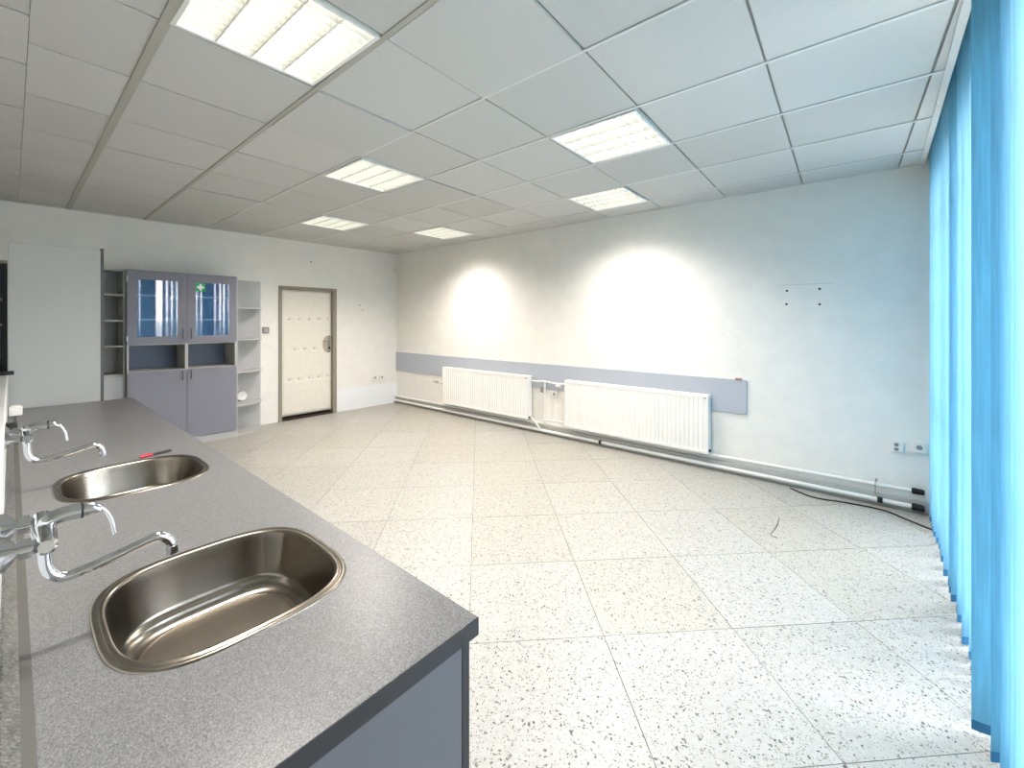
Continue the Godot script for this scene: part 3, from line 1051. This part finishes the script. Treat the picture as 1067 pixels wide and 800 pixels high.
# ---------------------------------------------------------------- long wall
func build_right_wall() -> void:
	# wall boards
	var cuts := [ZF + 0.003, -4.86, -2.93, -0.965]
	var txt := ["grey wall board running out of the room corner", "grey wall board in the middle of the row, above the gap between radiators", "grey wall board at the free end of the row"]
	for k in 3:
		var o := bx("wall_board", Vector3(W - 0.020, 0.595, cuts[k]), Vector3(W, 0.925, cuts[k + 1] - 0.0015), M.board, null, 0.002)
		tag(o, txt[k], "wall board", "grey boards behind the radiators")
	# radiators
	radiator(-5.33, -3.575, "white ribbed panel radiator next to the room corner")
	radiator(-2.993, -1.287, "white ribbed panel radiator on the blind's side of the riser pipe")
	# heating pipes along the foot of the wall
	var b := MB.new()
	struct(bx("baseboard_right", Vector3(W - 0.022, 0, ZF), Vector3(W, 0.10, 0.48), M.skirting, null, 0.003), "grey-white skirting under the heating pipes")
	b = MB.new()
	b.tube([Vector3(W - 0.042, 0.125, ZF + 0.01), Vector3(W - 0.042, 0.152, -1.2), Vector3(W - 0.042, 0.172, 0.21)], 0.016, 14)
	tag(obj("heating_pipe", b, M.pipe), "white heating pipe along the wall, the upper of two", "pipe", "heating pipes along the long wall")
	b = MB.new()
	b.tube([Vector3(W - 0.052, 0.050, ZF + 0.01), Vector3(W - 0.052, 0.050, 0.21)], 0.018, 14)
	tag(obj("heating_pipe", b, M.pipe), "white heating pipe just above the floor, the lower of two", "pipe", "heating pipes along the long wall")
	for q in [[0.172, 0.042, 0.021], [0.050, 0.052, 0.024]]:
		b = MB.new()
		var x: float = W - q[1]
		b.tube([Vector3(x, q[0], 0.195), Vector3(x, q[0], 0.205), Vector3(x, q[0], 0.262), Vector3(x, q[0], 0.270)], [q[2] * 0.8, q[2] * 1.15, q[2], q[2] * 0.8], 14)
		tag(obj("pipe_sleeve", b, M.rubber), "black sleeve on the end of the %s heating pipe by the blind" % ("upper" if q[0] > 0.1 else "lower"), "sleeve", "black pipe sleeves")
	# riser between the radiators with its branches
	var rz := -3.345
	var rp := thing("riser_pipe", "thin white pipes joining the two radiators", "pipe", Vector3(W, 0, rz))
	b = MB.new()
	b.tube([Vector3(-0.045, 0.163, 0), Vector3(-0.045, 0.70, 0)], 0.011, 12)
	obj("riser", b, M.pipe, rp)
	b = MB.new()
	b.tube(smooth_path([Vector3(-0.075, 0.70, -0.212), Vector3(-0.06, 0.69, -0.15), Vector3(-0.045, 0.70, 0.0), Vector3(-0.055, 0.69, 0.15), Vector3(-0.075, 0.70, 0.350)]), 0.010, 12)
	obj("upper_branch", b, M.pipe, rp)
	b = MB.new()
	b.tube(smooth_path([Vector3(-0.080, 0.20, -0.212), Vector3(-0.085, 0.17, -0.15), Vector3(-0.085, 0.11, -0.09), Vector3(-0.074, 0.075, -0.06)]), 0.010, 12)
	b.tube(smooth_path([Vector3(-0.078, 0.215, 0.350), Vector3(-0.074, 0.21, 0.20), Vector3(-0.070, 0.20, 0.05), Vector3(-0.062, 0.175, -0.06)]), 0.010, 12)
	obj("lower_branch", b, M.pipe, rp)
	bx("valve", Vector3(-0.10, 0.655, 0.20), Vector3(-0.055, 0.705, 0.27), M.pipe, rp, 0.008)
	# pipe clips
	for q in [[-0.02, "beside the floor cable"], [-2.55, "under the ribbed radiator"]]:
		var cl := thing("pipe_clip", "small metal pipe clip " + q[1], "clip", Vector3(W - 0.05, 0, q[0]), "pipe clips")
		b = MB.new()
		if q[0] > -1.0:
			b.tube(smooth_path([Vector3(-0.018, 0.09, 0), Vector3(-0.019, 0.19, 0), Vector3(-0.01, 0.215, 0.004), Vector3(0.005, 0.215, 0.01), Vector3(0.010, 0.19, 0.012)]), 0.003, 8)
			obj("hook", b, M.brass, cl)
		b = MB.new()
		b.tube([Vector3(-0.002, 0.050, 0.012), Vector3(-0.002, 0.050, 0.045)], 0.0225, 14)
		obj("band", b, M.rubber, cl)

func radiator(za: float, zb: float, label: String) -> void:
	var n := thing("radiator", label, "radiator", Vector3(W, 0, 0), "panel radiators on the long wall")
	var y0 := 0.172
	var y1 := 0.757
	var xf := -0.118
	# ribbed front plate
	var cnt := int(round((zb - za - 0.05) / 0.045))
	var b := MB.new()
	var z := za + 0.025
	var p := (zb - za - 0.05) / cnt
	var ya := y0 + 0.035
	var yb := y1 - 0.035
	for k in cnt:
		var prof := [[0.0, 0.0], [0.30, 0.0], [0.42, 0.007], [0.88, 0.007], [1.0, 0.0]]
		for s in 4:
			var a := Vector3(xf + prof[s][1], 0, z + prof[s][0] * p)
			var c := Vector3(xf + prof[s + 1][1], 0, z + prof[s + 1][0] * p)
			var nn := Vector3(-(c.z - a.z), 0, (c.x - a.x)).normalized()
			b.quad(a + Vector3(0, ya, 0), c + Vector3(0, ya, 0), c + Vector3(0, yb, 0), a + Vector3(0, yb, 0), nn)
		z += p
	b.box(Vector3(xf, y0, za), Vector3(xf + 0.012, ya, zb), 0.003)
	b.box(Vector3(xf, yb, za), Vector3(xf + 0.012, y1, zb), 0.003)
	b.box(Vector3(xf, ya, za), Vector3(xf + 0.012, yb, za + 0.025), 0.003)
	b.box(Vector3(xf, ya, zb - 0.025), Vector3(xf + 0.012, yb, zb), 0.003)
	obj("front_plate", b, M.radiator, n)
	bx("rear_plate", Vector3(-0.045, y0, za + 0.004), Vector3(-0.033, y1 - 0.01, zb - 0.004), M.radiator, n, 0.003)
	bx("side_cover", Vector3(xf + 0.012, y0 + 0.02, za), Vector3(-0.03, y1, za + 0.002), M.radiator, n)
	bx("side_cover", Vector3(xf + 0.012, y0 + 0.02, zb - 0.002), Vector3(-0.03, y1, zb), M.radiator, n)
	b = MB.new()
	for k in 4:
		var x := xf + 0.014 + 0.020 * k
		b.box(Vector3(x, y1 - 0.006, za + 0.002), Vector3(x + 0.012, y1, zb - 0.002))
	obj("top_grille", b, M.radiator, n)
	for q in [za + 0.25, zb - 0.25]:
		bx("wall_bracket", Vector3(-0.033, y0 + 0.1, q - 0.015), Vector3(0, y1 - 0.06, q + 0.015), M.radiator, n)
	b = MB.new()
	b.tube([Vector3(xf + 0.03, y0 + 0.03, zb), Vector3(xf + 0.03, y0 + 0.03, zb + 0.014)], 0.014, 12)
	obj("end_plug", b, M.black, n)
	b = MB.new()
	b.tube([Vector3(xf - 0.001, y1 - 0.03, zb - 0.03), Vector3(xf - 0.006, y1 - 0.03, zb - 0.03)], 0.008, 10)
	obj("air_vent", b, M.handle, n)

func socket(called: String, label: String, at: Vector3, turn: float, holes: int, group := "") -> void:
	var n := thing(called, label, "socket", at, group)
	n.rotation_degrees.y = turn
	bx("cover", Vector3(-0.041, -0.041, 0), Vector3(0.041, 0.041, 0.030), M.plastic, n, 0.003)
	for k in holes:
		var y := 0.0 if holes == 1 else (-0.018 + 0.036 * k)
		var b := MB.new()
		b.tube([Vector3(0, y, 0.0301), Vector3(0, y, 0.0306)], 0.019 if holes == 1 else 0.0145, 18)
		var face := obj("recess", b, M.plastic_grey, n)
		b = MB.new()
		for s in [-1, 1]:
			b.tube([Vector3(0.0075 * s, y, 0.0306), Vector3(0.0075 * s, y, 0.0312)], 0.003, 8)
		obj("pin_hole", b, M.black, face)

func build_small_things() -> void:
	# sockets and switches
	socket("wall_socket", "white double socket low on the long wall near the blind", Vector3(W, 0.492, 0.108), -90, 2)
	socket("wall_socket", "white socket right at the edge of the blue blind", Vector3(W, 0.512, 0.242), -90, 1)
	socket("wall_socket", "round-faced socket between the two radiators", Vector3(W, 0.545, -3.21), -90, 1)
	socket("wall_socket", "white socket right of the door, nearer the door", Vector3(4.163, 0.50, ZF), 0, 1)
	socket("wall_socket", "white socket right of the door, nearer the room corner", Vector3(4.300, 0.495, ZF), 0, 1)
	var jb := thing("switch_box", "small grey box on the wall between the radiators", "box", Vector3(W, 0.585, -3.42))
	bx("box", Vector3(-0.018, -0.05, -0.028), Vector3(0, 0.05, 0.028), M.plastic, jb, 0.003)
	bx("lid", Vector3(-0.021, -0.040, -0.020), Vector3(-0.018, 0.040, 0.020), M.plastic_grey, jb)
	var ls := thing("light_switch", "grey light switch between the end shelf and the door", "switch", Vector3(2.400, 1.362, ZF))
	bx("plate", Vector3(-0.045, -0.045, 0), Vector3(0.045, 0.045, 0.014), M.plastic_grey, ls, 0.003)
	bx("rocker", Vector3(-0.026, -0.026, 0.014), Vector3(0.026, 0.026, 0.020), M.cab_light, ls, 0.003)
	# motion sensor in the corner
	var ms := thing("motion_sensor", "small white motion sensor high in the room corner", "sensor", Vector3(W - 0.05, 2.43, ZF + 0.05))
	ms.rotation_degrees.y = -45
	bx("housing", Vector3(-0.032, -0.055, -0.03), Vector3(0.032, 0.055, 0.016), M.plastic, ms, 0.012)
	var b := MB.new()
	b.loft([oval(Vector3.ZERO, 0.024, 0.026, 0.0, 2.2, 20), oval(Vector3.ZERO, 0.020, 0.022, 0.010, 2.2, 20), oval(Vector3.ZERO, 0.010, 0.011, 0.015, 2.0, 20)])
	var lens := obj("lens", b, M.plastic, ms)
	lens.rotation_degrees.x = 90
	lens.position = Vector3(0, -0.015, 0.015)
	# drill holes left in the walls
	for q in [[1.774, -0.638], [1.780, -0.394], [1.652, -0.642], [1.644, -0.394]]:
		b = MB.new()
		b.tube([Vector3(W - 0.0012, q[0], q[1]), Vector3(W, q[0], q[1])], 0.010, 12)
		tag(obj("drill_hole", b, M.hole), "dark drill hole below the pencil line, %s of the pair on the %s side" % ["upper" if q[0] > 1.7 else "lower", "blind's" if q[1] > -0.5 else "radiator's"], "hole", "drill holes in the long wall")
	tag(bx("pencil_line", Vector3(W - 0.0006, 1.823, -0.72), Vector3(W, 1.831, -0.29), M.mark), "faint grey horizontal mark above four drill holes", "mark")
	for q in [[3.887, 1.765], [3.941, 1.684]]:
		b = MB.new()
		b.tube([Vector3(q[0], q[1], ZF), Vector3(q[0], q[1], ZF + 0.0015)], 0.012, 12)
		tag(obj("drill_hole", b, M.door_dirt), "brownish plugged hole beside the door, %s of two" % ("upper" if q[1] > 1.7 else "lower"), "hole", "plugged holes beside the door")
	b = MB.new()
	b.tube([Vector3(3.05, 2.42, ZF), Vector3(3.05, 2.42, ZF + 0.012)], 0.009, 10)
	tag(obj("nail", b, M.hole), "single nail in the wall above the door", "nail")
	var rng := RandomNumberGenerator.new()
	rng.seed = 17
	for q in [[0.475, -5.62, 0.10, 0.022], [0.462, -5.46, 0.05, 0.018]]:
		var pts := PackedVector2Array()
		for k in 14:
			var a := TAU * k / 14.0
			var f := rng.randf_range(0.6, 1.1)
			pts.append(Vector2(q[0] + q[3] * f * sin(a), q[1] + q[2] * f * cos(a)))
		b = MB.new()
		b.prism(pts, 1, 2, 0, W - 0.0015, W)
		tag(obj("plaster_patch", b, M.bare), "%s patch of bare plaster under the grey board by the corner" % ("longer" if q[2] > 0.07 else "shorter"), "patch", "bare plaster patches")
	tag(bx("wood_shim", Vector3(W - 0.03, 0.925, -1.065), Vector3(W - 0.002, 0.938, -1.01), M.shim, null, 0.002), "small reddish wood shim on top of the end board", "shim")
	# cable and loose wire on the floor
	b = MB.new()
	b.tube(smooth_path([Vector3(4.525, 0.006, -0.60), Vector3(4.43, 0.006, -0.46), Vector3(4.42, 0.006, -0.36), Vector3(4.46, 0.006, -0.21), Vector3(4.475, 0.006, 0.02), Vector3(4.38, 0.006, 0.16), Vector3(4.29, 0.006, 0.28), Vector3(4.25, 0.006, 0.36)], 8), 0.006, 8)
	tag(obj("floor_cable", b, M.rubber), "thin dark cable lying on the floor, running under the blind", "cable")
	b = MB.new()
	b.tube(smooth_path([Vector3(3.80, 0.0022, -0.575), Vector3(3.62, 0.0022, -0.565), Vector3(3.46, 0.0022, -0.575), Vector3(3.44, 0.0022, -0.53)], 5), 0.0026, 6)
	tag(obj("loose_wire", b, M.handle), "short bent grey wire lying loose on the terrazzo floor", "wire")
	# things on the worktop
	var p := thing("pen", "dark pen with a red cap lying behind the farther sink", "pen", Vector3(0.470, TOP + 0.0066, -2.735))
	p.rotation_degrees.y = 12
	b = MB.new()
	b.tube([Vector3(-0.015, 0, 0), Vector3(0.055, 0, 0), Vector3(0.066, 0, 0)], [0.0062, 0.0062, 0.003], 12)
	obj("barrel", b, M.black, p)
	b = MB.new()
	b.tube([Vector3(-0.066, 0, 0), Vector3(-0.06, 0, 0), Vector3(-0.014, 0, 0)], [0.0040, 0.0066, 0.0066], 12)
	var cap := obj("cap", b, M.red, p)
	bx("clip", Vector3(-0.058, 0.0058, -0.0025), Vector3(-0.020, 0.0085, 0.0025), M.red, cap)
	var wb := thing("plug_block", "small white plastic block on the worktop by the partition", "block", Vector3(0.022, TOP + 0.0255, -4.45))
	bx("body", Vector3(-0.032, 0, -0.03), Vector3(0.030, 0.062, 0.03), M.plastic, wb, 0.006)
	bx("top_ridge", Vector3(-0.020, 0.062, -0.02), Vector3(0.018, 0.068, 0.02), M.plastic, wb, 0.002)
	var tr := thing("black_tray", "flat black tray on top of the low partition by the pale panel", "tray", Vector3(-0.10, 1.11, -4.79))
	bx("base", Vector3(-0.10, 0, -0.05), Vector3(0.115, 0.006, 0.05), M.black, tr, 0.002)
	bx("rim", Vector3(-0.10, 0.006, -0.05), Vector3(0.115, 0.022, -0.044), M.black, tr, 0.001)
	bx("rim", Vector3(-0.10, 0.006, 0.044), Vector3(0.115, 0.022, 0.05), M.black, tr, 0.001)
	bx("rim", Vector3(0.109, 0.006, -0.044), Vector3(0.115, 0.022, 0.044), M.black, tr, 0.001)
	bx("rim", Vector3(-0.10, 0.006, -0.044), Vector3(-0.094, 0.022, 0.044), M.black, tr, 0.001)
	var bh := thing("black_bracket", "short black bracket fixed to the partition behind the farther tap", "bracket", Vector3(-0.015, 1.042, -2.86))
	bx("plate", Vector3(0, -0.016, -0.03), Vector3(0.006, 0.016, 0.03), M.black, bh, 0.002)
	bx("arm", Vector3(0.006, -0.014, -0.02), Vector3(0.034, 0.014, 0.02), M.black, bh, 0.004)
